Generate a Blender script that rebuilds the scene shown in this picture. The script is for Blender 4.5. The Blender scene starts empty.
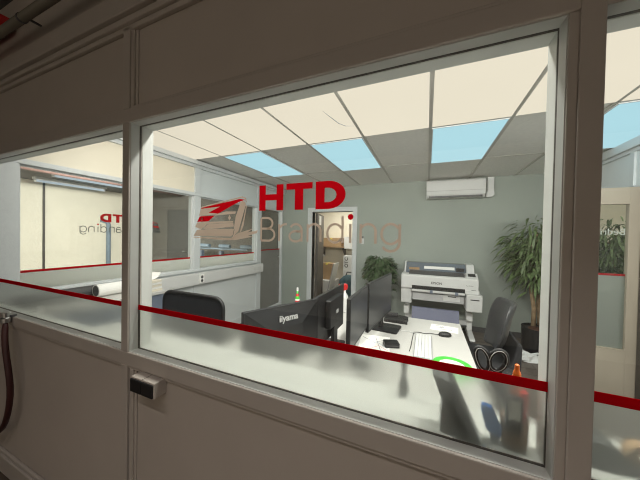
import bpy, bmesh, math, random
from mathutils import Vector, Matrix
random.seed(7)
sc = bpy.context.scene
COL = sc.collection
PI = math.pi
H = 1.5                                   # eye height of the photograph

# ---------------------------------------------------------------- camera
F, YAW, PITCH, ROLL = 254.04, 0.399037, 0.014568, -0.018996
cam = bpy.data.cameras.new('camera'); cam.sensor_width = 36; cam.lens = F / 640 * 36
cam.clip_start = 0.02
camo = bpy.data.objects.new('camera', cam); COL.objects.link(camo)
fw = Vector((-math.sin(YAW) * math.cos(PITCH), math.cos(YAW) * math.cos(PITCH), -math.sin(PITCH)))
r0 = Vector((math.cos(YAW), math.sin(YAW), 0)); d0 = fw.cross(r0)
rt = math.cos(ROLL) * r0 + math.sin(ROLL) * d0
dn = -math.sin(ROLL) * r0 + math.cos(ROLL) * d0
up = -dn; bk = -fw
camo.matrix_world = Matrix(((rt.x, up.x, bk.x, 0), (rt.y, up.y, bk.y, 0), (rt.z, up.z, bk.z, H), (0, 0, 0, 1)))
sc.camera = camo

# ---------------------------------------------------------------- world, lights, exposure
w = bpy.data.worlds.new('world'); sc.world = w; w.use_nodes = True
w.node_tree.nodes['Background'].inputs[0].default_value = (1, .9, .8, 1)
w.node_tree.nodes['Background'].inputs[1].default_value = 0.03
sc.view_settings.view_transform = 'Standard'; sc.view_settings.look = 'None'
sc.view_settings.gamma = 1; sc.view_settings.use_curve_mapping = False
sc.view_settings.exposure = 0.0
sc.cycles.pixel_filter_type = 'BLACKMAN_HARRIS'; sc.cycles.filter_width = 1.1
sc.cycles.max_bounces = 14; sc.cycles.transparent_max_bounces = 24; sc.cycles.transmission_bounces = 12
sc.cycles.sample_clamp_indirect = 6

def area(name, loc, sx, sy, power, color, rot=(0, 0, 0)):
    l = bpy.data.lights.new(name, 'AREA'); l.shape = 'RECTANGLE'; l.size = sx; l.size_y = sy
    l.energy = power; l.color = color
    o = bpy.data.objects.new(name, l); COL.objects.link(o); o.location = loc; o.rotation_euler = rot
    return o
for _x, _e in ((-2.1125, 12), (-0.9025, 32), (0.3075, 34), (1.5175, 24)):
    area('office_fill_lamp', (_x, 1.03, 2.42), 0.52, 0.12, _e * 1.05, (1.0, .96, .90), (math.radians(38), 0, 0))      # unseen fill lamps added over the window head to brighten the office
area('corridor_fill_lamp', (-0.2, -.5, 2.74), 2.4, 0.12, 64.0, (1.0, .925, .885), (math.radians(-47), 0, 0))  # unseen lamp added to light the corridor side of the partition
area('passage_fill_lamp', (2.6, 3.9, 2.46), 0.5, 0.5, 13, (1.0, .97, .9))  # unseen fill added to brighten the passage behind the door glass
area('store_room_fill_lamp', (-2.1, 6.2, 2.45), 0.6, 0.6, 32, (1.0, .96, .88))  # out-of-view fill added to brighten the store room
area('hall_fill_lamp', (-4.3, 2.3, 2.48), 1.4, 0.3, 330, (1.0, .96, .90), (math.radians(52), 0, math.radians(90)))  # extra hidden lamp, added to brighten the cream hall wall

# ---------------------------------------------------------------- materials
def mat(name, col, rough=.55, metal=0, spec=.5, var=.06, scale=6, bump=0, bscale=60, **kw):
    m = bpy.data.materials.new(name); m.use_nodes = True
    nt = m.node_tree; b = nt.nodes['Principled BSDF']
    b.inputs['Roughness'].default_value = rough; b.inputs['Metallic'].default_value = metal
    b.inputs['Specular IOR Level'].default_value = spec
    tc = nt.nodes.new('ShaderNodeTexCoord'); nz = nt.nodes.new('ShaderNodeTexNoise')
    nz.inputs['Scale'].default_value = scale; nz.inputs['Detail'].default_value = 4
    nt.links.new(tc.outputs['Object'], nz.inputs['Vector'])
    cr = nt.nodes.new('ShaderNodeValToRGB')
    cr.color_ramp.elements[0].position = .3; cr.color_ramp.elements[1].position = .7
    cr.color_ramp.elements[0].color = (*[c * (1 - var) for c in col], 1)
    cr.color_ramp.elements[1].color = (*[min(1, c * (1 + var)) for c in col], 1)
    nt.links.new(nz.outputs['Fac'], cr.inputs['Fac']); nt.links.new(cr.outputs['Color'], b.inputs['Base Color'])
    if bump:
        n2 = nt.nodes.new('ShaderNodeTexNoise'); n2.inputs['Scale'].default_value = bscale
        nt.links.new(tc.outputs['Object'], n2.inputs['Vector'])
        bp = nt.nodes.new('ShaderNodeBump'); bp.inputs['Strength'].default_value = bump
        nt.links.new(n2.outputs['Fac'], bp.inputs['Height']); nt.links.new(bp.outputs['Normal'], b.inputs['Normal'])
    return m

def emis(name, col, s, var=0):
    m = bpy.data.materials.new(name); m.use_nodes = True; nt = m.node_tree
    nt.nodes.remove(nt.nodes['Principled BSDF'])
    e = nt.nodes.new('ShaderNodeEmission'); e.inputs[1].default_value = s
    e.inputs[0].default_value = (*col, 1)
    if var:
        tc = nt.nodes.new('ShaderNodeTexCoord'); nz = nt.nodes.new('ShaderNodeTexNoise'); nz.inputs['Scale'].default_value = 1.3
        cr = nt.nodes.new('ShaderNodeValToRGB')
        cr.color_ramp.elements[0].color = (*[c * (1 - var) for c in col], 1); cr.color_ramp.elements[1].color = (*col, 1)
        nt.links.new(tc.outputs['Object'], nz.inputs['Vector']); nt.links.new(nz.outputs['Fac'], cr.inputs['Fac'])
        nt.links.new(cr.outputs['Color'], e.inputs[0])
    nt.links.new(e.outputs[0], nt.nodes['Material Output'].inputs[0])
    return m

def glass(name, tint=(.97, .99, .98), refl=1.0):
    m = bpy.data.materials.new(name); m.use_nodes = True; nt = m.node_tree
    nt.nodes.remove(nt.nodes['Principled BSDF'])
    t = nt.nodes.new('ShaderNodeBsdfTransparent'); t.inputs[0].default_value = (*tint, 1)
    g = nt.nodes.new('ShaderNodeBsdfGlossy'); g.inputs['Roughness'].default_value = .01
    f = nt.nodes.new('ShaderNodeFresnel'); f.inputs[0].default_value = 1.45
    mu = nt.nodes.new('ShaderNodeMath'); mu.operation = 'MULTIPLY'; mu.inputs[1].default_value = refl
    ge = nt.nodes.new('ShaderNodeNewGeometry'); io = nt.nodes.new('ShaderNodeMath'); io.operation = 'MULTIPLY_ADD'
    io.inputs[1].default_value = 1 / 1.45 - 1.45; io.inputs[2].default_value = 1.45      # both faces of a thin pane reflect alike
    nt.links.new(ge.outputs['Backfacing'], io.inputs[0]); nt.links.new(io.outputs[0], f.inputs[0])
    mx = nt.nodes.new('ShaderNodeMixShader')
    nt.links.new(f.outputs[0], mu.inputs[0]); nt.links.new(mu.outputs[0], mx.inputs[0])
    nt.links.new(t.outputs[0], mx.inputs[1]); nt.links.new(g.outputs[0], mx.inputs[2])
    nt.links.new(mx.outputs[0], nt.nodes['Material Output'].inputs[0])
    return m

def frosted(name, col=(.86, .87, .85), rough=.30, fac=.14):
    m = bpy.data.materials.new(name); m.use_nodes = True; nt = m.node_tree
    nt.nodes.remove(nt.nodes['Principled BSDF'])
    t = nt.nodes.new('ShaderNodeBsdfTranslucent'); t.inputs[0].default_value = (*col, 1)
    g = nt.nodes.new('ShaderNodeBsdfRefraction'); g.inputs[0].default_value = (*col, 1)
    g.inputs['Roughness'].default_value = rough; g.inputs['IOR'].default_value = 1.25
    mx = nt.nodes.new('ShaderNodeMixShader'); mx.inputs[0].default_value = fac
    nt.links.new(g.outputs[0], mx.inputs[1]); nt.links.new(t.outputs[0], mx.inputs[2])
    d = nt.nodes.new('ShaderNodeBsdfDiffuse'); d.inputs[0].default_value = (*col, 1)
    m2 = nt.nodes.new('ShaderNodeMixShader'); m2.inputs[0].default_value = .05
    nt.links.new(mx.outputs[0], m2.inputs[1]); nt.links.new(d.outputs[0], m2.inputs[2])
    nt.links.new(m2.outputs[0], nt.nodes['Material Output'].inputs[0])
    return m

def vinyl(name, col, fac=.55):
    m = bpy.data.materials.new(name); m.use_nodes = True; nt = m.node_tree
    nt.nodes.remove(nt.nodes['Principled BSDF'])
    t = nt.nodes.new('ShaderNodeBsdfTranslucent'); t.inputs[0].default_value = (*col, 1)
    d = nt.nodes.new('ShaderNodeBsdfDiffuse'); d.inputs[0].default_value = (*col, 1)
    mx = nt.nodes.new('ShaderNodeMixShader'); mx.inputs[0].default_value = fac
    nt.links.new(d.outputs[0], mx.inputs[1]); nt.links.new(t.outputs[0], mx.inputs[2])
    nt.links.new(mx.outputs[0], nt.nodes['Material Output'].inputs[0])
    return m

def wood_floor(name):
    m = mat(name, (.2, .17, .14), .45)
    nt = m.node_tree; b = nt.nodes['Principled BSDF']
    tc = nt.nodes.new('ShaderNodeTexCoord'); br = nt.nodes.new('ShaderNodeTexBrick')
    mp = nt.nodes.new('ShaderNodeMapping'); nt.links.new(tc.outputs['Object'], mp.inputs[0])
    br.inputs['Color1'].default_value = (.21, .18, .155, 1); br.inputs['Color2'].default_value = (.15, .125, .105, 1)
    br.inputs['Mortar'].default_value = (.06, .05, .04, 1); br.inputs['Scale'].default_value = 1
    br.inputs['Brick Width'].default_value = 1.2; br.inputs['Row Height'].default_value = .16; br.inputs['Mortar Size'].default_value = .004
    nt.links.new(mp.outputs[0], br.inputs['Vector'])
    nz = nt.nodes.new('ShaderNodeTexNoise'); nz.inputs['Scale'].default_value = 5
    m3 = nt.nodes.new('ShaderNodeMapping'); m3.inputs['Scale'].default_value = (1, 12, 1)
    nt.links.new(tc.outputs['Object'], m3.inputs[0]); nt.links.new(m3.outputs[0], nz.inputs['Vector'])
    mx = nt.nodes.new('ShaderNodeMixRGB'); mx.blend_type = 'MULTIPLY'; mx.inputs[0].default_value = .5
    nt.links.new(br.outputs['Color'], mx.inputs[1]); nt.links.new(nz.outputs['Fac'], mx.inputs[2])
    nt.links.new(mx.outputs[0], b.inputs['Base Color'])
    return m

M = dict(
    paint=mat('taupe_painted_wood', (.475, .43, .385), .5, var=.03, scale=3, bump=.04, bscale=90),
    panel=mat('taupe_painted_panel', (.49, .44, .39), .55, var=.05, scale=2.2, bump=.05, bscale=70),
    reveal=mat('off_white_paint', (.54, .545, .52), .45, var=.04, scale=8, bump=.03),
    white_frame=mat('white_lacquer_frame', (.60, .625, .635), .4, var=.02),
    gasket=mat('dark_glazing_seal', (.07, .06, .05), .8, var=.3, scale=40),
    sage=mat('sage_grey_wall', (.325, .36, .325), .75, var=.05, scale=1.5),
    white_wall=mat('white_wall', (.64, .67, .675), .7, var=.02),
    cream=mat('cream_wall', (.78, .72, .60), .7, var=.03),
    taupe=mat('taupe_plaster', (.13, .12, .105), .8, var=.08),
    tile=mat('mineral_fibre_tile', (.88, .865, .83), .9, var=.05, scale=30, bump=.1, bscale=250),
    tbar=mat('ceiling_grid_metal', (.55, .53, .49), .5, var=.03),
    floor=wood_floor('grey_brown_planks'),
    darkfloor=mat('brown_corridor_floor', (.10, .075, .055), .5, var=.2, scale=4),
    darkceil=mat('dark_corridor_ceiling', (.09, .085, .08), .8, var=.2),
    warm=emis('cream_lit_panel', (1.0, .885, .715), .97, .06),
    cool=emis('cool_lit_diffuser', (.52, .82, .92), .98, .08),
    fill_lampface=emis('fill_lamp_diffuser', (1, .95, .88), 2.0),  # glow of the added luminaires over the window head
    tube=emis('fluorescent_tube', (.66, .72, .80), 1),
    glass=glass('clear_glass'), glass2=glass('side_glass', (.95, .97, .96)),
    film=frosted('frosted_film'), film2=frosted('frosted_film_side', (.92, .94, .93), .5, .85),
    red=vinyl('red_vinyl', (.58, .003, .009)), beige=vinyl('beige_vinyl', (.56, .44, .36)),
    darkred=vinyl('dark_red_vinyl', (.58, .004, .014), .5),
    greyvinyl=vinyl('grey_vinyl', (.12, .12, .12)), whitevinyl=vinyl('white_vinyl', (.9, .9, .88)),
    black=mat('black_plastic', (.012, .012, .013), .45, var=.1), black_matte=mat('black_fabric', (.022, .022, .024), .85, var=.2, scale=60, bump=.2, bscale=300),
    leather=mat('black_leather', (.035, .036, .038), .34, var=.1, scale=20, bump=.05, bscale=120),
    screen=mat('matt_black_screen', (.02, .022, .025), .28, spec=.6, var=.03),
    darkgrey=mat('dark_grey_plastic', (.07, .07, .072), .45), grey=mat('mid_grey_plastic', (.33, .33, .335), .5),
    lightgrey=mat('light_grey_plastic', (.60, .60, .59), .45), white=mat('white_plastic', (.66, .66, .65), .38, var=.02),
    desk=mat('white_laminate', (.54, .53, .505), .35, var=.015), paper=mat('white_paper', (.86, .85, .82), .8, var=.02),
    ink=mat('grey_ink', (.16, .16, .18), .8), inkblue=mat('pale_blue_ink', (.32, .40, .55), .8), inkred=mat('pale_red_ink', (.6, .25, .22), .8),
    silver=mat('silver_grey_plastic', (.45, .45, .455), .5), metal=mat('brushed_steel', (.55, .55, .55), .3, 1), chrome=mat('chrome', (.8, .8, .8), .15, 1),
    lilac=mat('blue_grey_media_cloth', (.15, .16, .24), .6, var=.06), blueglass=mat('blue_grey_cover', (.14, .165, .195), .2, spec=.6),
    leaf=mat('dark_green_leaf', (.055, .10, .04), .5, var=.5, scale=30), leaf2=mat('olive_green_leaf', (.10, .15, .055), .5, var=.5, scale=25),
    bark=mat('tan_bark', (.36, .25, .15), .85, var=.25, scale=20, bump=.4), soil=mat('red_brown_soil', (.16, .075, .05), .95, var=.3, scale=60, bump=.6),
    pot=mat('black_pot', (.010, .010, .011), .45), card=mat('brown_cardboard', (.36, .23, .12), .85, var=.08), card2=mat('dark_cardboard', (.25, .165, .09), .85, var=.1),
    teal=mat('dark_teal_cloth', (.02, .06, .075), .8, var=.3), orange=mat('orange_plastic', (1.0, .20, .02), .35),
    redp=mat('red_plastic', (.6, .02, .02), .35), green=mat('green_plastic', (.07, .50, .06), .35), blue=mat('blue_plastic', (.03, .24, .75), .4),
    yellow=mat('yellow_label', (.75, .6, .08), .5), hose=mat('dark_red_rubber', (.045, .008, .007), .5, var=.15), pipe=mat('grey_brown_pipe', (.17, .155, .12), .5),
    brown=mat('brown_liquid', (.12, .07, .035), .3), door=mat('beige_door', (.37, .325, .26), .5, var=.05, scale=3), darkdoor=mat('dark_grey_door', (.07, .068, .065), .5, var=.15),
    wooddark=mat('dark_taupe_door', (.07, .06, .052), .5, var=.15), pinkpipe=mat('pink_pipe', (.22, .13, .115), .5), steelblue=mat('steel_blue_pipe', (.22, .28, .34), .45), bluegrey=mat('blue_grey_steel', (.16, .19, .25), .45),
    plastic_bag=mat('white_plastic_bag', (.75, .76, .76), .35, bump=.3, bscale=25),
)

# ---------------------------------------------------------------- mesh helpers
class MB:
    def __init__(s): s.v = []; s.f = []
    def add(s, vs, fs):
        o = len(s.v); s.v += [tuple(v) for v in vs]; s.f += [tuple(i + o for i in f) for f in fs]; return s
    def box(s, x0, x1, y0, y1, z0, z1, mtx=None):
        vs = [Vector((x, y, z)) for x in (x0, x1) for y in (y0, y1) for z in (z0, z1)]
        if mtx: vs = [mtx @ v for v in vs]
        return s.add(vs, [(0, 1, 3, 2), (4, 6, 7, 5), (0, 4, 5, 1), (2, 3, 7, 6), (0, 2, 6, 4), (1, 5, 7, 3)])
    def frame(s, x0, x1, z0, z1, y0, y1, t, axis='y'):
        for a in ((x0, x0 + t, z0, z1), (x1 - t, x1, z0, z1), (x0 + t, x1 - t, z0, z0 + t), (x0 + t, x1 - t, z1 - t, z1)):
            if axis == 'y': s.box(a[0], a[1], y0, y1, a[2], a[3])
            else: s.box(y0, y1, a[0], a[1], a[2], a[3])
        return s
    def rbox(s, x0, x1, y0, y1, z0, z1, r=.01, axis='z', n=4):
        a0, a1, b0, b1, c0, c1 = {'z': (x0, x1, y0, y1, z0, z1), 'y': (x0, x1, z0, z1, y0, y1), 'x': (y0, y1, z0, z1, x0, x1)}[axis]
        pts = []
        for cx, cy, st in ((a1 - r, b1 - r, 0), (a0 + r, b1 - r, 1), (a0 + r, b0 + r, 2), (a1 - r, b0 + r, 3)):
            for k in range(n + 1):
                an = (st + k / n) * PI / 2; pts.append((cx + r * math.cos(an), cy + r * math.sin(an)))
        return s.prism(pts, axis, c0, c1)
    def prism(s, pts, axis, c0, c1, mtx=None):
        def P(a, b, c): return Vector({'z': (a, b, c), 'y': (a, c, b), 'x': (c, a, b)}[axis])
        n = len(pts); vs = [P(a, b, c0) for a, b in pts] + [P(a, b, c1) for a, b in pts]
        if mtx: vs = [mtx @ v for v in vs]
        return s.add(vs, [tuple(range(n))[::-1], tuple(range(n, 2 * n))] + [(i, (i + 1) % n, n + (i + 1) % n, n + i) for i in range(n)])
    def tube(s, pts, r, n=10):
        pts = [Vector(p) for p in pts]; rs = r if isinstance(r, (list, tuple)) else [r] * len(pts)
        vs = []; ref = None
        for i, p in enumerate(pts):
            t = (pts[min(i + 1, len(pts) - 1)] - pts[max(i - 1, 0)]).normalized()
            if ref is None: ref = Vector((0, 0, 1)) if abs(t.z) < .9 else Vector((1, 0, 0))
            a = (ref - t * ref.dot(t)).normalized(); b = t.cross(a); ref = a
            vs += [p + rs[i] * (math.cos(2 * PI * k / n) * a + math.sin(2 * PI * k / n) * b) for k in range(n)]
        fs = [(i * n + k, i * n + (k + 1) % n, (i + 1) * n + (k + 1) % n, (i + 1) * n + k) for i in range(len(pts) - 1) for k in range(n)]
        fs += [tuple(range(n))[::-1], tuple(range((len(pts) - 1) * n, len(pts) * n))]
        return s.add(vs, fs)
    def lathe(s, prof, c=(0, 0, 0), n=20, mtx=None):
        vs = []
        for r, z in prof:
            vs += [Vector((c[0] + r * math.cos(2 * PI * k / n), c[1] + r * math.sin(2 * PI * k / n), c[2] + z)) for k in range(n)]
        if mtx: vs = [mtx @ v for v in vs]
        fs = [(i * n + k, i * n + (k + 1) % n, (i + 1) * n + (k + 1) % n, (i + 1) * n + k) for i in range(len(prof) - 1) for k in range(n)]
        fs += [tuple(range(n))[::-1], tuple(range((len(prof) - 1) * n, len(prof) * n))]
        return s.add(vs, fs)
    def ring(s, c, r0, r1, z0, z1, n=32):
        vs = []
        for k in range(n):
            a = 2 * PI * k / n
            for r, z in ((r0, z0), (r1, z0), (r1, z1), (r0, z1)): vs.append((c[0] + r * math.cos(a), c[1] + r * math.sin(a), c[2] + z))
        return s.add(vs, [(k * 4 + j, k * 4 + (j + 1) % 4, ((k + 1) % n) * 4 + (j + 1) % 4, ((k + 1) % n) * 4 + j) for k in range(n) for j in range(4)])
    def build(s, name, m, parent=None, bevel=0, smooth=False, kind=None, label=None, seg=2, sub=0):
        me = bpy.data.meshes.new(name); me.from_pydata(s.v, [], s.f); me.update()
        bm = bmesh.new(); bm.from_mesh(me); bmesh.ops.recalc_face_normals(bm, faces=bm.faces); bm.to_mesh(me); bm.free()
        me.materials.append(m if not isinstance(m, str) else M[m])
        o = bpy.data.objects.new(name, me); COL.objects.link(o)
        if parent: o.parent = parent
        if smooth:
            for p in me.polygons: p.use_smooth = True
        if bevel:
            b = o.modifiers.new('bevel', 'BEVEL'); b.width = bevel; b.segments = seg; b.limit_method = 'ANGLE'; b.angle_limit = .6
        if sub:
            u = o.modifiers.new('sub', 'SUBSURF'); u.levels = sub; u.render_levels = sub
        if kind: o['kind'] = kind
        if label: o['label'] = label
        return o

def thing(name, label, cat, loc=(0, 0, 0), rz=0, group=None):
    o = bpy.data.objects.new(name, None); COL.objects.link(o); o.empty_display_size = .05
    o.location = loc; o.rotation_euler = (0, 0, rz); o['label'] = label; o['category'] = cat
    if group: o['group'] = group
    return o
def tag(o, label, cat, group=None):
    o['label'] = label; o['category'] = cat
    if group: o['group'] = group
    return o
def struct(o): o['kind'] = 'structure'; return o
def dup(root, loc, rz, label, group=None):
    r = root.copy(); COL.objects.link(r); r.location = loc; r.rotation_euler = (0, 0, rz); r['label'] = label
    if group: r['group'] = group
    for ch in list(root.children):
        c = ch.copy(); COL.objects.link(c); c.parent = r
        for g in list(ch.children):
            d = g.copy(); COL.objects.link(d); d.parent = c
    return r

def text_mesh(txt, size, thick=.001, bold=0, align='CENTER'):
    cu = bpy.data.curves.new('lettering', 'FONT'); cu.body = txt; cu.size = size; cu.extrude = thick; cu.offset = bold
    cu.align_x = align; cu.align_y = 'CENTER'
    o = bpy.data.objects.new('lettering', cu); COL.objects.link(o)
    dg = bpy.context.evaluated_depsgraph_get()
    me = bpy.data.meshes.new_from_object(o.evaluated_get(dg))
    bpy.data.objects.remove(o)
    return me
def text(name, txt, size, m, mtx, parent=None, thick=.0008, bold=0, align='CENTER'):
    me = text_mesh(txt, size, thick, bold, align); me.transform(mtx); me.materials.clear(); me.materials.append(M[m]); me.name = name
    o = bpy.data.objects.new(name, me); COL.objects.link(o)
    if parent: o.parent = parent
    return o
def axes(x, y, z, o):      # local x,y,z directions as columns, origin o
    return Matrix(((x[0], y[0], z[0], o[0]), (x[1], y[1], z[1], o[1]), (x[2], y[2], z[2], o[2]), (0, 0, 0, 1)))
def R(z): return z + H     # heights measured from eye level

# ================================================================= SETTING
WX0, WX1 = -7.6, 2.6
YF, YP, YG, YI = .68, .697, .725, .785
# floors
MB().box(-2.95, 1.9, .74, 4.9, -.1, 0).build('floor', 'floor', kind='structure')
MB().box(WX0, WX1, -2.9, .74, -.1, 0).build('floor_corridor', 'darkfloor', kind='structure')
MB().box(-3.6, -.9, 4.9, 7.3, -.1, 0).build('floor_store_room', 'darkfloor', kind='structure')
MB().box(WX0, -2.95, .74, 4.9, -.1, 0).build('floor_side_hall', 'lightgrey', kind='structure')
# corridor shell behind the photographer
MB().box(WX0, WX1, -2.9, .72, 2.86, 2.96).build('ceiling_corridor', 'darkceil', kind='structure')
MB().box(WX0, WX1, -3.0, -2.9, 0, 2.9).build('wall_corridor', 'cream', kind='structure')

# ---- front partition: panels, posts, rails
OX0, OX1 = -1.175, .259           # main opening
LX0, LX1 = -2.82, -1.219          # left opening
RX0, RX1 = .315, 1.75             # right opening
ZB, ZT = R(-.514), R(.470)
p = MB()
p.box(WX0, WX1, YP, YI - .02, 0, R(-.572))           # lower panels
p.box(WX0, WX1, YP, YI - .02, R(.53), R(.87))        # upper panels
p.box(WX0, WX1, YP - .01, YI - .02, R(.87), 2.9)     # header
p.box(WX0, LX0 - .05, YP, YI - .02, R(-.572), R(.53))
p.box(RX1 + .05, WX1, YP, YI - .02, R(-.572), R(.53))
p.build('wall_front', 'panel', kind='structure')
t = MB()
t.box(WX0, WX1, YF, YG + .012, R(-.572), ZB)         # bottom rail
t.box(WX0, WX1, YF, YG + .012, ZT, R(.526))          # top rail
t.box(WX0, WX1, YF + .006, YP, R(-.586), R(-.572))
t.box(WX0, WX1, YF + .006, YP, R(.526), R(.538))
t.build('trim_1', 'paint', bevel=.003, kind='structure')
t = MB()
t.box(LX1, OX0, YF, YG + .012, ZB, ZT); t.box(LX1, OX0, YF, YP, R(.526), R(.87)); t.box(LX1, OX0, YF, YP, 0.1, R(-.572))
t.box(OX0, OX0 + .022, YF + .006, YP, R(.538), R(.86)); t.box(OX0 + .022, OX0 + .038, YF + .012, YP, R(.538), R(.86))
t.box(OX0 + .006, OX0 + .03, YF + .006, YP, .1, R(-.586)); t.box(OX0 + .03, OX0 + .046, YF + .012, YP, .1, R(-.586))
t.build('trim_2', 'paint', bevel=.003, kind='structure')
t = MB()
t.box(OX1 + .008, RX0, YF, YG + .012, .1, ZB); t.box(OX1, RX0, YF + .004, YG + .012, ZB, ZT); t.box(OX1 + .008, RX0, YF, YP, R(.526), R(.87))
t.box(OX1 + .016, RX0, YF - .002, YF + .004, .1, R(.87))
t.build('trim_3', 'paint', bevel=.002, kind='structure')
t = MB()
for x0, x1 in ((LX0 - .06, LX0), (RX1, RX1 + .06)): t.box(x0, x1, YF, YG + .012, .1, R(.87))
t.build('trim_4', 'paint', bevel=.003, kind='structure')
# cornice mouldings above the upper panels
t = MB()
t.box(WX0, WX1, YF, YP, R(.855), R(.878)); t.box(WX0, WX1, YF - .012, YP, R(.878), R(.898))
t.box(WX0, WX1, YF - .004, YP, R(.898), R(.915)); t.box(WX0, WX1, YF - .022, YP, R(.915), R(.94)); t.box(WX0, WX1, YF - .012, YP, R(.94), R(1.02))
t.build('trim_5', 'paint', bevel=.004, kind='structure')
t = MB(); t.box(WX0, WX1, YF - .008, YP, 0, .105); t.box(WX0, WX1, YF, YP, .105, .128)
t.build('baseboard_front', 'paint', bevel=.006, kind='structure')
# inner jambs behind the glass (off-white)
def inner(name, x0, x1):
    t = MB()
    y0 = YG + .012
    t.box(x0 - .025, x0, y0, YI, ZB - .05, ZT + .05); t.box(x1, x1 + .025, y0, YI, ZB - .05, ZT + .05)
    t.box(x0, x1, y0, YI, ZT, ZT + .05); t.box(x0, x1, y0, YI, ZB - .05, ZB)
    return t.build(name, 'reveal', bevel=.002, kind='structure')
inner('trim_6', OX0, OX1); inner('trim_7', LX0, LX1 - .012); inner('trim_8', RX0 + .012, RX1)
MB().box(LX0 - .06, 1.82, YI - .02, YI, 0, R(-.57)).build('wall_front_inside', 'white_wall', kind='structure')
MB().box(-2.9, 1.82, YI - .02, YI, R(.53), 2.5).build('wall_front_inside_head', 'white_wall', kind='structure')
MB().box(-1.7, 1.81, YI, .93, R(-.556), R(-.532)).build('trim_9', 'reveal', bevel=.004, kind='structure')   # inner sill board

# ---- front windows
def front_window(name, x0, x1):
    g = MB().box(x0 - .004, x1 + .004, YG, YG + .006, ZB - .004, ZT + .004).build(name, 'glass', kind='structure')
    b = MB(); e = .0012
    b.frame(x0, x1, ZB, ZT, YG - .001, YG + .007, e); b.build('glazing_seal', 'gasket', g)
    # light beads in front of the glass
    d = MB().frame(x0, x1, ZB, ZT, YF + .008, YG - .003, .0018).build('glazing_bead', 'reveal', g)
    MB().box(x0 + .003, x1 - .003, YG + .0065, YG + .0075, ZB + .003, R(-.341)).build('frosted_film', 'film', g)
    MB().box(x0 + .001, x1 - .001, YG - .0018, YG - .0004, R(-.341), R(-.3185)).build('red_stripe', 'darkred', g)
    return g
front_window('window_1', OX0, OX1); front_window('window_2', LX0, LX1); front_window('window_3', RX0, RX1)

# ---- office ceiling
ZC = 2.485
GX = [-3.02, -2.415, -1.81, -1.205, -.6, .005, .61, 1.215, 1.82]
GY = [YI, 1.27, 2.475, 3.655, 4.78]
MB().box(-3.02, 1.9, YI - .02, 4.8, ZC + .012, ZC + .06).build('ceiling', 'tile', kind='structure')
t = MB()
for x in GX[1:-1]: t.box(x - .014, x + .014, YI, 4.78, ZC + .003, ZC + .014)
for y in GY[1:-1]: t.box(-2.9, 1.82, y - .012, y + .012, ZC + .009, ZC + .014)
t.build('trim_10', 'tbar', kind='structure')

# ---- left office wall with internal windows and door
XL = -2.9
def lp(o): return o
w1 = MB()
w1.box(XL - .1, XL, YI, 3.955, 0, R(-.505))
w1.box(XL - .1, XL, YI, 4.78, R(.55), ZC + .03)
w1.box(XL - .1, XL, 4.76, 4.8, 0, R(.55))
w1.build('wall_left', 'white_wall', kind='structure')
t = MB()
t.box(XL - .1, XL + .018, YI, .9, 0, R(.55)); t.box(XL - .1, XL + .018, 2.49, 2.59, R(-.505), R(.515)); t.box(XL - .1, XL + .018, 3.86, 3.955, R(-.505), R(.555))
t.box(XL - .1, XL + .022, YI, 3.955, R(.515), R(.556))
t.box(XL - .1, XL + .02, 2.49, 2.59, R(.556), R(.9)); t.box(XL - .1, XL + .02, 3.86, 3.955, R(.556), R(.9))
t.box(XL - .1, XL + .03, YI, 3.86, R(-.51), R(-.485))
t.box(XL, XL + .06, YI, 4.78, R(.93), ZC - .002); t.box(XL, XL + .03, YI, 4.78, R(.89), R(.93))
t.box(XL, XL + .012, 2.49, 2.59, 0.1, R(-.69)); t.box(XL, XL + .012, 3.86, 3.955, 0, R(-.69))
t.build('trim_11', 'white_frame', bevel=.003, kind='structure')
MB().box(XL, XL + .012, YI, 3.955, 0, .1).build('baseboard_left', 'white_frame', kind='structure')
def left_window(name, y0, y1):
    g = MB().box(XL - .053, XL - .047, y0, y1, R(-.49), R(.52)).build(name, 'glass2', kind='structure')
    MB().frame(y0, y1, R(-.487), R(.517), XL - .045, XL - .012, .014, 'x').build('window_frame', 'white_frame', g, bevel=.002)
    MB().box(XL - .0465, XL - .0455, y0, y1, R(-.488), R(-.335)).build('frosted_film', 'film2', g)
    MB().box(XL - .0465, XL - .0452, y0, y1, R(-.335), R(-.315)).build('red_stripe', 'darkred', g)
left_window('window_4', .9, 2.49); left_window('window_5', 2.59, 3.86)
# door in the left wall: glazed, lower half frosted
MB().box(XL - .002, XL + .004, .9, 2.49, R(.556), R(.89)).build('trim_15', 'cream', kind='structure')
d = MB().frame(3.955, 4.76, .0, R(.55), XL - .08, XL + .012, .035, 'x').build('door_1', 'white_frame', kind='structure', bevel=.003)
MB().box(XL - .05, XL - .042, 3.99, 4.725, R(-.28), R(.5)).build('glass_pane', 'glass2', d)
MB().box(XL - .05, XL - .04, 3.99, 4.725, .05, R(-.28)).build('frosted_panel', mat('dull_grey_panel', (.22, .215, .20), .4), d)
MB().box(XL - .04, XL - .038, 3.99, 4.725, R(-.30), R(-.28)).build('red_stripe', 'darkred', d)
MB().tube([(XL - .035, 4.62, 1.05), (XL + .02, 4.62, 1.05), (XL + .02, 4.52, 1.05)], .008).build('door_handle', 'metal', d)

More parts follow.
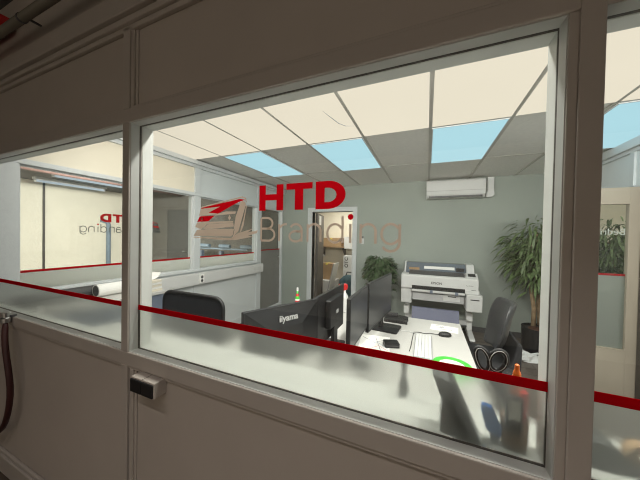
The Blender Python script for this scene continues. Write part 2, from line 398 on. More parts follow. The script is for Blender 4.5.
# ---- back wall with doorway
DX0, DX1, DZ = -2.19, -1.335, R(.497)
b = MB(); b.box(-3.0, DX0, 4.78, 4.9, 0, 2.55); b.box(DX1, 1.92, 4.78, 4.9, 0, 2.55); b.box(DX0, DX1, 4.78, 4.9, DZ, 2.55)
b.build('wall_back', 'sage', kind='structure')
t = MB(); t.box(DX0 - .1, DX0, 4.755, 4.92, 0, DZ + .085); t.box(DX1, DX1 + .09, 4.755, 4.92, 0, DZ + .085); t.box(DX0, DX1, 4.755, 4.92, DZ, DZ + .085)
t.build('trim_12', 'white_frame', bevel=.004, kind='structure')
MB().box(DX1 + .09, 1.82, 4.765, 4.78, 0, .08).build('baseboard_back', 'darkgrey', kind='structure')
# leaf of that door, swung into the store room
dl = MB().box(0, .05, 0, .8, .01, DZ - .01).build('door_2', 'wooddark', kind='structure'); dl.location = (DX0 + .005, 4.93, 0); dl.rotation_euler = (0, 0, math.radians(13))
hd = MB().tube([(.05, .72, 1.05), (.1, .72, 1.05), (.1, .6, 1.05)], .009).build('door_handle', 'white', dl)
MB().box(.05, .053, .15, .4, 1.75, 1.95).build('door_notice', 'paper', dl)
# store room shell
s = MB(); s.box(-3.6, -.9, 7.2, 7.3, 0, 2.6); s.box(-3.7, -3.6, 4.9, 7.3, 0, 2.6); s.box(-.9, -.8, 4.9, 7.3, 0, 2.6)
s.build('wall_store_room', 'cream', kind='structure')
MB().box(-3.7, -.8, 4.9, 7.3, 2.55, 2.6).build('ceiling_store_room', 'tile', kind='structure')

# ---- right wall, opening and the door leaf standing open
XR = 1.82
q = MB(); q.box(XR, XR + .1, YI, 3.35, 0, R(.53)); q.box(XR, XR + .1, 4.3, 4.9, 0, R(.53)); q.box(XR, XR + .1, YI, 4.9, R(.53), 2.52)
q.build('wall_right', 'white_wall', kind='structure')
t = MB(); t.box(XR - .05, XR, YI, 4.78, R(.90), R(.985)); t.box(XR - .02, XR, YI, 4.78, R(.865), R(.90)); t.box(XR - .02, XR, 3.40, 3.46, R(.53), R(.865)); t.box(XR - .02, XR, YI, 4.78, R(.50), R(.54))
t.build('trim_13', 'white_frame', bevel=.003, kind='structure')
MB().box(XR + .1, 3.3, 3.2, 3.3, 0, 2.5).build('wall_passage_near', 'cream', kind='structure')
MB().box(XR + .1, 3.3, 5.4, 5.5, 0, 2.5).build('wall_passage_far', 'cream', kind='structure')
MB().box(3.3, 3.4, 3.2, 5.5, 0, 2.5).build('wall_passage_side', 'cream', kind='structure')
MB().box(XR + .1, 3.4, 3.2, 5.5, 2.5, 2.6).build('ceiling_passage', 'tile', kind='structure')
MB().box(XR + .1, XR + .12, 4.9, 5.5, 0, 2.5).build('wall_passage_return', 'cream', kind='structure')
MB().box(XR + .08, 3.4, 3.2, 5.5, -.1, 0).build('floor_passage', 'darkfloor', kind='structure')
dr = MB(); LW = .66
dr.box(-LW, -LW + .10, -.02, .02, .01, 2.015); dr.box(-.075, 0, -.02, .02, .01, 2.015); dr.box(-LW + .10, -.075, -.02, .02, 1.865, 2.015); dr.box(-LW + .10, -.075, -.02, .02, .01, .475)
do = dr.build('door_3', 'door', kind='structure', bevel=.002); do.location = (XR - .003, 3.335, 0)
MB().frame(-LW + .095, -.07, .47, 1.87, -.024, .024, .012).build('glazing_bead', 'door', do)
MB().box(-LW + .10, -.075, -.003, .003, .475, 1.865).build('glass_pane', 'glass2', do)
MB().box(-LW + .10, -.075, .004, .006, .475, R(-.325)).build('frosted_film', 'film2', do)
MB().box(-LW + .10, -.075, .004, .006, R(-.325), R(-.305)).build('red_stripe', 'darkred', do)
text('lettering', 'Bedrijfs', .085, 'whitevinyl', axes((-1, 0, 0), (0, 0, 1), (0, 1, 0), (-.085, .006, R(.095))), do, align='LEFT')
MB().tube([(-LW + .06, -.02, 1.05), (-LW + .06, -.07, 1.05), (-LW + .16, -.07, 1.05)], .009).build('door_handle', 'metal', do)
MB().box(XR - .012, XR, 3.20, 3.30, 0, 2.03).build('trim_14', 'wooddark', kind='structure')

# ---- side hall seen through the left windows
MB().box(WX0 - .1, WX0, .6, 5.2, 0, 2.7).build('wall_side_hall', 'cream', kind='structure')
MB().box(WX0, XL - .1, 4.72, 4.82, 0, 2.7).build('wall_side_hall_end', 'taupe', kind='structure')
MB().box(WX0, XL - .1, YI, 4.75, 2.56, 2.66).build('ceiling_side_hall', 'darkceil', kind='structure')
hdr = MB().box(-6.42, -5.62, 4.69, 4.72, 0, 2.12).build('door_4', 'darkdoor', kind='structure')
MB().frame(-6.48, -5.56, 0, 2.18, 4.68, 4.72, .06).build('door_frame', 'taupe', hdr)
MB().tube([(-5.7, 4.69, 1.05), (-5.7, 4.64, 1.05), (-5.8, 4.64, 1.05)], .01).build('door_handle', 'metal', hdr)

# ================================================================= LIGHT FITTINGS
cols = [(-2.415, -1.81, 'leftmost of the row, beside the white left wall'), (-1.205, -.6, 'second from the left, above the red sign letters'),
        (.005, .61, 'third from the left, in front of the air conditioner'), (1.215, 1.82, 'rightmost of the row, beside the right wall')]
for x0, x1, wh in cols:
    L = thing('ceiling_light', 'cool ceiling light panel, ' + wh, 'ceiling light', ((x0 + x1) / 2, 3.065, ZC - .002), group='cool ceiling light panels')
    hw = (x1 - x0) / 2 - .014; hl = .574
    MB().box(-hw + .008, hw - .008, -hl + .008, hl - .008, -.002, .006).build('diffuser', 'cool', L)
    fr = MB().frame(-hw, hw, -hl, hl, -.003, .012, .008).build('light_frame', 'white_frame', L)
    for v in fr.data.vertices: v.co = (v.co.x, v.co.z, v.co.y)
places = ['against the left wall', 'second from the left wall', 'third from the left wall', 'fourth from the left wall', 'fifth from the left wall, with a faint scratch', 'sixth from the left wall', 'seventh from the left wall', 'against the right wall']
places = ['against the left wall', 'second from the left wall', 'third from the left wall', 'fourth from the left wall, with a dark curved scratch', 'fourth from the right wall', 'third from the right wall', 'second from the right wall', 'against the right wall']
for i in range(8):
    x0, x1 = max(GX[i], -2.88) + .014, GX[i + 1] - .014
    o = MB().box(x0, x1, GY[1] + .012, GY[2] - .012, ZC - .001, ZC + .008).build('luminous_ceiling_panel', 'warm')
    tag(o, 'cream lit ceiling panel near the window, ' + places[i], 'ceiling panel', 'cream lit ceiling panels')
    if i == 3:
        MB().tube([(-.78, 1.85, ZC - .001), (-.755, 1.98, ZC - .001), (-.73, 2.1, ZC - .001), (-.69, 2.17, ZC - .001), (-.62, 2.2, ZC - .001)], [.001, .004, .005, .004, .001], 6).build('scratch', 'grey', o)
for i, x in enumerate((-2.1125, -.9025, .3075, 1.5175)):
    L = thing('fill_luminaire', 'unseen fill luminaire added over the window head, ' + ['first', 'second', 'third', 'fourth'][i] + ' from the left', 'ceiling light', (x, 1.03, ZC), group='added fill luminaires over the window head')
    MB().box(-.28, .28, -.2, .2, -.012, .01).build('diffuser', 'fill_lampface', L)  # glowing face of an unseen fitting added for extra office light
for x, wh, yy in ((-7.1, 'farther of two, close to the cream wall', 3.0), (-6.15, 'nearer of two, by the pink pipe', 2.9)):
    L = thing('fluorescent_or_fill_light', 'fluorescent tube under the side hall ceiling, ' + wh, 'ceiling light', (x, yy, 2.52), group='fluorescent tubes in the side hall')
    MB().box(-.06, .06, -.6, .6, 0, .04).build('light_housing', 'white', L)
    MB().tube([(0, -.58, -.03), (0, .58, -.03)], .022).build('tube', 'tube', L)
    for yy in (-.58, .58): MB().box(-.025, .025, yy - .012, yy + .012, -.055, .0).build('tube_holder', 'white', L)
hlm = thing('fluorescent_or_fill_light', 'unseen housing of the fill lamp added to the side hall, behind the left wall beam', 'ceiling light', (-4.3, 2.3, 2.50))
MB().box(-.16, .16, -.72, .72, 0, .06).build('light_housing', 'white', hlm)  # housing added around the hidden hall fill lamp
L = thing('fluorescent_or_fill_light', 'long housing of the fill lamp added on the corridor ceiling behind the viewer', 'ceiling light', (-.2, -.43, 2.80))
MB().box(-1.25, 1.25, -.03, .06, 0, .06).build('light_housing', 'white', L)  # housing added for the unseen corridor fill lamp

# ================================================================= VINYL SIGN
def flat(mb, pts, y): return mb.add([(a, y, b) for a, b in pts], [tuple(range(len(pts)))])
def stroke(mb, pts, wd, y):      # one mitred ribbon of film
    n = len(pts); L = []; Rr = []; closed = math.dist(pts[0], pts[-1]) < 1e-6
    for i in range(n):
        a = Vector(pts[i - 1] if i else (pts[-2] if closed else pts[0])); b = Vector(pts[i]); c = Vector(pts[i + 1] if i < n - 1 else (pts[1] if closed else pts[-1]))
        d1 = (b - a).normalized() if (b - a).length > 1e-9 else (c - b).normalized(); d2 = (c - b).normalized() if (c - b).length > 1e-9 else d1
        n1 = Vector((-d1.y, d1.x)); n2 = Vector((-d2.y, d2.x)); m = (n1 + n2)
        m = n1 if m.length < .3 else m.normalized(); k = wd / 2 / max(.6, m.dot(n1))
        L.append(b + m * k); Rr.append(b - m * k)
    for i in range(n - 1): flat(mb, [tuple(L[i]), tuple(L[i + 1]), tuple(Rr[i + 1]), tuple(Rr[i])], y)
def arc(cx, cy, rx, ry, a0, a1, n=16):
    return [(cx + rx * math.cos(math.radians(a0 + (a1 - a0) * i / n)), cy + ry * math.sin(math.radians(a0 + (a1 - a0) * i / n))) for i in range(n + 1)]
def sign(name, label, mtx, scale=1, alt=False):
    T = thing(name, label, 'sign'); T.matrix_world = mtx
    y0, y1 = -.0009, .0009
    rd, bg = ('red', 'greyvinyl' if alt else 'beige')
    # red capitals; origin = left foot of the H, u to the right, v up (metres)
    m = MB(); h = .0855; s = .026
    for a in ((0, s, 0, h), (.069, .095, 0, h), (s, .069, .034, .054)): flat(m, [(a[0], a[2]), (a[1], a[2]), (a[1], a[3]), (a[0], a[3])], y0)
    m.build('red_letter_h', rd, T)
    m = MB(); flat(m, [(.106, h - .020), (.138, h - .020), (.138, 0), (.168, 0), (.168, h - .020), (.200, h - .020), (.200, h), (.106, h)], y0); m.build('red_letter_t', rd, T)
    out = [(.211, 0), (.252, 0)] + arc(.252, h / 2, .056, h / 2, -90, 90, 18)[1:-1] + [(.252, h), (.211, h)]
    inn = [(.241, .021), (.252, .021)] + arc(.252, h / 2, .027, h / 2 - .021, -90, 90, 18)[1:-1] + [(.252, h - .021), (.241, h - .021)]
    n = len(out); mb = MB()
    for i in range(n):
        j = (i + 1) % n; flat(mb, [out[i], out[j], inn[j], inn[i]], y0)
    mb.build('red_letter_d', rd, T)
    # thin second line: baseline at v=-.108, cap height .085
    b0 = -.1015; wd = .0072; xh = .0555
    def letter(nm, *paths):
        mb = MB()
        for k_, q_ in enumerate(paths): stroke(mb, [(x, b0 + z) for x, z in q_], wd, y0 - .0003 * k_)
        mb.build(nm, bg, T)
    letter('thin_letter_b', [(.0095, 0), (.0095, .0765)], [(.0125, .0765), (.034, .0765)] + arc(.034, .0585, .021, .018, 90, -90) + [(.0125, .0405)], [(.034, .0405)] + arc(.040, .02025, .0235, .02025, 90, -90) + [(.0095, 0)])
    letter('thin_letter_r', [(.081, 0), (.081, xh)], arc(.106, .031, .025, .0245, 148, 80))
    letter('thin_letter_a', arc(.143, .035, .0215, .0205, 150, 0) + [(.1645, 0)], arc(.143, .0165, .0225, .0165, 60, 330), [(.1645, .032), (.145, .0325)])
    def n_(nm, x, wn): letter(nm, [(x, 0), (x, xh)], arc(x + wn / 2, .033, wn / 2, .0225, 148, 0) + [(x + wn, 0)])
    n_('thin_letter_n', .1855, .0445)
    letter('thin_letter_d', arc(.2765, .0278, .0245, .0278, 32, 328, 26), [(.3005, 0), (.3005, .0805)])
    letter('thin_letter_i', [(.3245, 0), (.3245, xh)])
    flat(MB(), arc(.3245, b0 + .0765, .0085, .0085, 0, 345, 23), y0).build('red_dot', rd, T)
    n_('thin_letter_n', .3555, .0430)
    letter('thin_letter_g', arc(.4395, .0278, .0245, .0278, 32, 328, 26), [(.4638, .0555), (.4638, .004)] + arc(.4398, .004, .024, .024, 0, -150))
    # emblem: a folded, bound stack drawn left of the lettering
    def Q(pts, nm, m, k=0): return flat(MB(), pts, y0 - (k + 1) * .0004).build(nm, m, T)
    Q([(-0.2697, 0.0161), (-0.1641, 0.0318), (-0.0837, 0.0438), (-0.0589, 0.0401), (-0.0891, 0.0324), (-0.1144, 0.0225), (-0.1577, 0.0041), (-0.1815, -0.007), (-0.231, -0.0024), (-0.1729, 0.0196), (-0.2664, 0.0136)], 'emblem_red_band', rd, 1)
    Q([(-0.2757, -0.016), (-0.1997, -0.0137), (-0.2304, -0.0345), (-0.2884, -0.0371)], 'emblem_red_fold', rd, 1)
    Q([(-0.2709, 0.0128), (-0.1729, 0.0192), (-0.2297, -0.0024), (-0.1863, -0.0069), (-0.1936, -0.0096), (-0.2796, -0.014)], 'emblem_page', bg, 0)
    Q([(-0.1936, -0.0087), (-0.1458, 0.0006), (-0.0986, -0.0004), (-0.103, -0.0092), (-0.1457, -0.0103), (-0.1972, -0.0133)], 'emblem_page', bg, 2)
    Q([(-0.2897, -0.0391), (-0.2304, -0.0364), (-0.1105, -0.0343), (-0.1127, -0.0397), (-0.2366, -0.0449), (-0.2555, -0.0583), (-0.2683, -0.0656), (-0.2987, -0.0565)], 'emblem_page', bg, 0)
    Q([(-0.2353, -0.0459), (-0.1115, -0.0406), (-0.109, -0.0541), (-0.1927, -0.0618), (-0.2554, -0.064)], 'emblem_page', bg, 0)
    Q([(-0.2893, -0.0672), (-0.1927, -0.0636), (-0.1077, -0.0622), (-0.113, -0.0848), (-0.1233, -0.0904), (-0.3075, -0.0917)], 'emblem_page', bg, 0)
    Q([(-0.3115, -0.0947), (-0.1209, -0.0958), (-0.105, -0.0865), (-0.0871, -0.0772), (-0.0232, -0.0608), (-0.0486, -0.075), (-0.0041, -0.0667), (-0.0071, -0.0762), (-0.0484, -0.0873), (-0.0226, -0.0886), (-0.1036, -0.1035), (-0.1618, -0.104), (-0.3074, -0.0976)], 'emblem_base', bg, 0)
    Q([(-0.079, 0.0312), (-0.0714, 0.0362), (-0.0582, 0.0331), (-0.0558, 0.0216), (-0.0703, -0.0221), (-0.0872, -0.0719), (-0.105, -0.0856), (-0.1117, -0.0938), (-0.1042, -0.0667), (-0.1067, -0.0577), (-0.0994, -0.0173)], 'emblem_spine', bg, 3)
    Q([(-0.0547, 0.0216), (-0.0514, 0.0171), (-0.0654, -0.0531), (-0.075, -0.0718), (-0.0816, -0.0754), (-0.0658, -0.0266)], 'emblem_spine', bg, 2)
    Q([(-0.1349, -0.0232), (-0.1293, -0.0124), (-0.121, -0.0225), (-0.1278, -0.0315)], 'emblem_dot', bg, 2)
    Q([(-0.2703, -0.0257), (-0.2626, -0.019), (-0.256, -0.0258), (-0.2624, -0.0324)], 'emblem_dot', bg, 3)
    Q([(-0.271, 0.0204), (-0.1642, 0.0378), (-0.0717, 0.053), (-0.0552, 0.0461), (-0.0516, 0.0302), (-0.056, 0.0304), (-0.0583, 0.041), (-0.0716, 0.0477), (-0.1642, 0.0332), (-0.2684, 0.0165)], 'emblem_outline', bg, 2)
    return T
sign('window_sign', 'red and beige vinyl lettering with stacked-sheets emblem on the large front window', axes((1, 0, 0), (0, 1, 0), (0, 0, 1), (-.533, YG - .002, R(.0835))))
sign('window_sign', 'mirror-reversed red and grey vinyl lettering on the left wall window', axes((0, -1, 0), (1, 0, 0), (0, 0, 1), (XL - .056, 1.765, R(.10))), alt=True)

# ================================================================= CORRIDOR SIDE
sw = thing('wall_switch', 'double surface switch box with two black rockers under the front window', 'switch', (-1.02, YP, R(-.640)))
MB().rbox(-.07, .07, -.052, 0, 0, .062, .004, 'z').build('switch_housing', 'panel', sw, bevel=.003)
for i, x in enumerate((-.067, .001)):
    MB().box(x, x + .066, -.058, -.050, .004, .056).build('rocker', 'black', sw, bevel=.003)
MB().box(-.0008, .0008, -.0525, -.001, .0615, .063).build('seam', 'gasket', sw)
hs = thing('fire_hose', 'dark red rubber hose hanging from a metal fitting on the left of the partition', 'hose', (-2.27, .655, R(-.51)))
MB().tube([(.0, 0, -.02), (.015, -.01, -.10), (.05, -.015, -.2), (.105, -.015, -.33), (.115, -.015, -.43), (.08, -.015, -.55), (.0, -.01, -.66), (-.14, 0, -.74), (-.4, .0, -.77)], .0145, 12).build('hose', 'hose', hs, smooth=True, sub=1)
MB().lathe([(.018, -.03), (.021, -.03), (.021, -.005), (.015, 0), (.015, .02), (.019, .02), (.019, .03), (.008, .034)], (.0, 0, 0), 14).build('coupling', 'metal', hs, smooth=False)
MB().box(-.008, .008, .0, .042, -.004, .006).build('bracket', 'darkgrey', hs)
pp = thing('ceiling_pipe', 'grey-brown pipe running along the top of the partition at upper left', 'pipe', (-3, .6, R(1.066)))
MB().tube([(-2, 0, 0), (1.9, 0, 0)], .02, 14).build('pipe', 'pipe', pp, smooth=True)
for x in (1.1, -.2):
    MB().tube([(x - .006, 0, 0), (x + .006, 0, 0)], .0225, 14).build('pipe_clip', 'darkgrey', pp)
    MB().box(x - .005, x + .005, 0, .07, .010, .018).build('pipe_clip_arm', 'darkgrey', pp)
rb = thing('alarm_box', 'red box above the grey pipe in the upper left corner', 'box', (-2.42, .60, R(1.135)))
MB().box(-.2, .2, -.03, .06, 0, .075).build('box_body', 'redp', rb, bevel=.006)
MB().box(-.2, .2, -.034, -.03, .03, .045).build('box_band', 'lightgrey', rb)

# ================================================================= CABLE TRUNKING (left wall)
tk = thing('cable_trunking', 'white cable trunking along the left wall below its windows', 'trunking', (XL + .013, 2.4, R(-.685)))
MB().box(0, .055, -1.58, 1.585, 0, .155).build('trunking_body', 'white', tk, bevel=.003)
MB().box(.055, .058, -1.58, 1.585, .02, .135).build('trunking_lid', 'white', tk)
so = MB().box(.058, .066, .13, .21, .02, .135).build('socket_plate', 'paper', tk, bevel=.002)
for z in (.05, .1): MB().lathe([(.02, 0), (.02, .002)], n=16, mtx=axes((0, 1, 0), (0, 0, 1), (1, 0, 0), (.066, .17, z))).build('socket', 'darkgrey', so)
MB().box(.058, .062, 1.32, 1.52, .05, .11).build('socket_plate', 'lightgrey', tk)

# ================================================================= AIR CONDITIONER
ac = thing('air_conditioner', 'white wall air conditioner unit high on the back wall', 'air conditioner', (.39, 4.78, R(.665)))
MB().prism([(0, 0), (-.15, .0), (-.20, .045), (-.215, .12), (-.205, .26), (-.18, .285), (0, .285)], 'x', -.42, .42).build('unit_body', 'white', ac, bevel=.006)
MB().box(-.38, .38, -.196, -.155, .004, .03, ).build('air_outlet', 'darkgrey', ac)
MB().prism([(-.198, .03), (-.206, .05), (-.165, .004), (-.158, .008)], 'x', -.38, .38).build('louvre', 'lightgrey', ac)
MB().box(-.42, .42, -.218, -.214, .105, .108).build('panel_seam', 'grey', ac)
pc = thing('pipe_cover', 'white plastic pipe cover rising beside the air conditioner', 'pipe cover', (.90, 4.78, R(.69)))
MB().rbox(-.045, .045, -.07, 0, .05, .292, .008, 'z').build('vertical_cover', 'white', pc, bevel=.003)
MB().prism([(-.058, -.02), (.02, -.02), (.05, .01), (.05, .06), (-.05, .06), (-.058, .05)], 'y', -.075, 0).build('elbow_cover', 'white', pc, bevel=.004)

# ================================================================= LIGHT SWITCH ON BACK WALL
ls = thing('light_switch', 'narrow white light switch on the back wall right of the doorway', 'switch', (-1.14, 4.78, R(-.135)))
MB().box(-.03, .03, -.012, 0, 0, .11).build('switch_plate', 'white', ls, bevel=.003)
MB().box(-.02, .02, -.018, -.012, .02, .06).build('rocker', 'lightgrey', ls)
MB().box(-.026, .026, -.016, -.012, .112, .15).build('cover', 'darkgrey', ls)

# ================================================================= LARGE FORMAT PRINTER
pr = thing('large_format_printer', 'white and grey large-format printer on a wheeled stand against the back wall', 'printer', (.165, 4.44, 0)); pr.scale = (1, 1, .95)
def B(nm, m, *a, bevel=.004, **k): return MB().box(*a).build(nm, m, pr, bevel=bevel, **k)
MB().prism([(-.20, .74), (-.225, .76), (-.22, .965), (-.17, .985), (.28, .985), (.30, .97), (.30, .74)], 'x', -.53, .53).build('main_body', 'white', pr, bevel=.01)
MB().prism([(-.02, .985), (.08, 1.155), (.27, 1.155), (.29, .985)], 'x', -.475, .395).build('top_cover', 'blueglass', pr, bevel=.006)
MB().prism([(-.05, .985), (.07, 1.165), (.28, 1.165), (.3, .985)], 'x', -.50, -.475).build('cover_side', 'white', pr, bevel=.006)
MB().prism([(-.10, .985), (.04, 1.165), (.28, 1.165), (.3, .985)], 'x', .395, .50).build('cover_side', 'white', pr, bevel=.01)
MB().prism([(-.017, .988), (.001, 1.02), (-.002, 1.024), (-.022, .99)], 'x', -.40, .39).build('cover_edge', 'grey', pr)
MB().prism([(.022, 1.06), (.047, 1.1025), (.041, 1.105), (.016, 1.062)], 'x', -.2, .24).build('cover_light', 'paper', pr)
MB().box(-.43, -.27, .01, .05, 1.03, 1.075).build('carriage_block', 'card', pr)
MB().box(.26, .37, .005, .04, 1.04, 1.10).build('carriage_head', 'black', pr)
MB().prism([(-.19, .972), (-.17, .988), (-.02, 1.03), (0, 1.03), (0, .972)], 'x', -.42, .36).build('roll_cover', 'darkgrey', pr, bevel=.004)
cp = MB().prism([(-.19, .975), (-.06, 1.04), (-.03, 1.03), (-.02, .975)], 'x', .38, .53).build('control_panel', 'white', pr, bevel=.004)
MB().prism([(-.152, 1.0), (-.088, 1.032), (-.09, 1.036), (-.154, 1.004)], 'x', .405, .50).build('display', 'black', cp)
B('paper_slot', 'black', -.37, .36, -.226, -.21, .745, .81)
B('paper_rail', 'lightgrey', -.37, .36, -.255, -.21, .715, .748)
for x in (-.09, .25): B('roller_clip', 'bluegrey', x - .02, x + .02, -.262, -.225, .705, .75, bevel=.002)
B('lower_front', 'silver', -.36, .36, -.19, .15, .565, .715)
B('drawer', 'lightgrey', .08, .30, -.197, -.18, .59, .70, bevel=.003)
B('drawer_slot', 'black', .14, .25, -.2, -.19, .66, .675, bevel=0)
B('left_block', 'lightgrey', -.53, -.37, -.19, .2, .50, .745, bevel=.008)
ik = B('ink_unit', 'lightgrey', .37, .57, -.30, .15, .49, .745, bevel=.012)
MB().box(.42, .53, -.303, -.299, .665, .68).build('ink_slot', 'black', ik)
B('side_shroud', 'white', .36, .54, -.235, -.2, .745, .80, bevel=.005)
text('maker_lettering', 'EPSON', .05, 'darkgrey', axes((1, 0, 0), (0, 0, 1), (0, -1, 0), (-.02, -.2245, .865)), pr, bold=.001)
text('model_lettering', 'SureColor', .022, 'darkgrey', axes((1, 0, 0), (0, 0, 1), (0, -1, 0), (.42, -.2235, .865)), pr)
B('button_strip', 'black', .44, .50, -.2245, -.22, .79, .805, bevel=0)
MB().prism([(-.19, .455), (-.21, .445), (-.30, .26), (-.29, .255), (-.20, .43), (-.18, .445)], 'x', -.36, .29).build('media_cloth', 'lilac', pr)
MB().tube([(-.38, -.3, .275), (.38, -.3, .275)], .014).build('cloth_rod', 'darkgrey', pr)
for x in (-.44, .45):
    B('stand_leg', 'white', x - .035, x + .035, -.04, .04, .09, .50)
    MB().prism([(-.36, .075), (-.34, .10), (-.05, .14), (.05, .14), (.30, .10), (.32, .075)], 'x', x - .035, x + .035).build('stand_foot', 'lightgrey', pr, bevel=.006)
    for y in (-.31, .27):
        MB().lathe([(.035, -.015), (.035, .015)], n=16, mtx=axes((0, 1, 0), (0, 0, 1), (1, 0, 0), (x, y, .036))).build('caster', 'darkgrey', pr)
    B('roll_bracket', 'white', x - .05, x + .03, -.12, .02, .30, .42)
B('stand_crossbar', 'lightgrey', -.41, .42, -.03, .03, .20, .27)

# ================================================================= DESKS
def desk(label, x0, x1, y0, y1, side):
    T = thing('desk', label, 'desk', ((x0 + x1) / 2, (y0 + y1) / 2, 0), group='white office desks')
    hx, hy = (x1 - x0) / 2, (y1 - y0) / 2
    MB().box(-hx, hx, -hy, hy, .715, .74).build('desktop', 'desk', T, bevel=.002)
    f = MB().frame(-hx + .06, hx - .06, -hy + .1, hy - .1, .68, .715, .04).build('desk_frame', 'lightgrey', T)
    for v in f.data.vertices: v.co = (v.co.x, v.co.z, v.co.y)
    for sx in (-1, 1):
        for sy in (-1, 1):
            MB().box(sx * (hx - .30) - .025, sx * (hx - .30) + .025, sy * (hy - .12) - .025, sy * (hy - .12) + .025, 0, .68).build('leg', 'lightgrey', T)
    return T
desk('white desk in the middle with keyboard, mouse and papers on it', -.472, .288, .96, 2.57, 1)
desk('white desk behind the monitor backs, carrying the spray bottle', -1.27, -.478, .96, 2.57, -1)

# ================================================================= MONITORS
def monitor(label, cx, cy, rz, wd, ht, top, base=(.24, .18), bdx=0, hump=True, logo=None, box=False, desk_z=.74):
    T = thing('monitor', label, 'monitor', (cx, cy, desk_z), rz, 'black desk monitors')
    z1 = top - desk_z; z0 = z1 - ht; hw = wd / 2
    MB().rbox(-hw, hw, 0, .022, z0, z1, .004, 'y').build('display_housing', 'black', T, bevel=.002)
    MB().box(-hw + .006, hw - .006, -.0015, .001, z0 + .016, z1 - .006).build('screen', 'screen', T)
    if hump:   # ridged rear shell rising to the middle
        r = MB(); a = [(-hw + .01, .022, z0 + .005), (hw - .01, .022, z0 + .005), (hw - .01, .022, z1 - .006), (-hw + .01, .022, z1 - .006)]
        b_ = [(-hw * .55, .042, z0 + ht * .12), (hw * .55, .042, z0 + ht * .12), (hw * .42, .046, z1 - ht * .35), (-hw * .42, .046, z1 - ht * .35)]
        r.add(a + b_, [(0, 1, 5, 4), (1, 2, 6, 5), (2, 3, 7, 6), (3, 0, 4, 7), (4, 5, 6, 7), (3, 2, 1, 0)])
        r.build('rear_shell', 'black', T)
    if box:
        MB().rbox(-.13, .13, .022, .062, z0 + ht * .28, z0 + ht * .86, .01, 'y').build('rear_box', 'black', T, bevel=.006)
        MB().rbox(-.022, .022, .0622, .0632, z0 + ht * .52, z0 + ht * .60, .005, 'y').build('maker_badge', 'lightgrey', T)
    if logo: text('maker_lettering', logo, .046, 'lightgrey', axes((-1, 0, 0), (0, 0, 1), (0, 1, 0), (-.01, .0445, z0 + ht * .80)), T, bold=.0008)
    MB().box(bdx - .035, bdx + .035, .03, .055, .01, z0 + ht * .4).build('stand_neck', 'black', T, bevel=.004)
    MB().rbox(bdx - base[0] / 2, bdx + base[0] / 2, -base[1] * .55, base[1] * .5, 0, .014, .02, 'z').build('stand_base', 'black', T, bevel=.003)
    return T
monitor('black monitor turned away with maker name on its back, leftmost of the monitors', -.689, 1.149, math.radians(-116.2), .455, .30, R(-.36), logo='iiyama')
monitor('black monitor seen from behind with raised rear box, second of the monitors', -.612, 1.632, math.radians(-90), .53, .315, R(-.365), hump=False, box=True)
monitor('black monitor seen edge-on with screen facing right, nearer of the right pair', -.36, 1.49, math.radians(90), .42, .285, R(-.325), base=(.16, .12))
monitor('black monitor seen edge-on with screen facing right, farther of the right pair', -.318, 2.02, math.radians(83.6), .625, .335, R(-.315), base=(.20, .20), bdx=.15)

# ================================================================= DESK ITEMS
kb = thing('keyboard', 'slim white keyboard lying on the middle desk', 'keyboard', (-.008, 1.92, .74))
MB().rbox(-.058, .058, -.21, .21, 0, .010, .008, 'z').build('keyboard_body', 'grey', kb)
for i in range(5):
    for j in range(14):
        x = -.052 + i * .0212; y = -.204 + j * .0292
        MB().box(x, x + .0182, y, y + .0285, .010, .0135).build('key', 'white', kb)
ms = thing('computer_mouse', 'black computer mouse with a cable at the far end of the desk', 'mouse', (.145, 2.2, .74), .3)
MB().lathe([(.028, 0), (.031, .008), (.027, .022), (.016, .032), (.004, .035)], n=20, mtx=Matrix.Diagonal((1.6, 1, 1, 1))).build('mouse_body', 'black', ms, smooth=True)
MB().tube([(-.045, 0, .008), (-.10, .03, .005), (-.14, 0.02, .004), (-.19, .045, .004), (-.225, .04, .004), (-.272, -.10, .004), (-.318, -.24, .004), (-.348, -.32, .004)], .0025, 6).build('cable', 'black', ms, smooth=True)
bx = thing('small_box', 'small black box lying on papers in front of the edge-on monitors', 'box', (-.215, 1.83, .742), .35)
MB().rbox(-.05, .05, -.04, .04, 0, .03, .008, 'z').build('box_body', 'black', bx, bevel=.003)
MB().box(-.04, .04, -.041, -.04, .012, .018).build('box_seam', 'darkgrey', bx)
st = thing('desk_stand', 'flat black notched stand on the far corner of the middle desk', 'stand', (-.21, 2.42, .74), .1)
MB().prism([(-.14, -.07), (.06, -.09), (.06, -.04), (.02, -.03), (.02, .0), (.07, .0), (.07, .06), (-.02, .10), (-.14, .09)], 'z', 0, .03).build('stand_plate', 'black', st, bevel=.004)
MB().box(-.13, -.02, .02, .08, .03, .05).build('stand_block', 'black_matte', st, bevel=.004)
def sheet(label, cx, cy, wx, wy, rz, z=.7405, lines=(), grp='paper sheets on the middle desk'):
    T = thing('paper_sheet', label, 'paper', (cx, cy, z), rz, grp)
    MB().box(-wx / 2, wx / 2, -wy / 2, wy / 2, 0, .0012).build('sheet', 'paper', T)
    for m_, pts in lines: MB().tube([(x, y, .0014) for x, y in pts], .0015, 4).build('drawn_line', m_, T)
    return T
sheet('white drawing with thin coloured lines beside the edge-on monitors', -.33, 1.82, .21, .30, .12, lines=[('ink', [(-.09, .1), (.0, .02), (.08, .09)]), ('inkblue', [(-.08, -.05), (.02, .03), (.09, -.06)]), ('inkred', [(-.05, -.12), (.03, -.03), (.1, -.1)]), ('ink', [(0, .13), (.05, -.12)])])
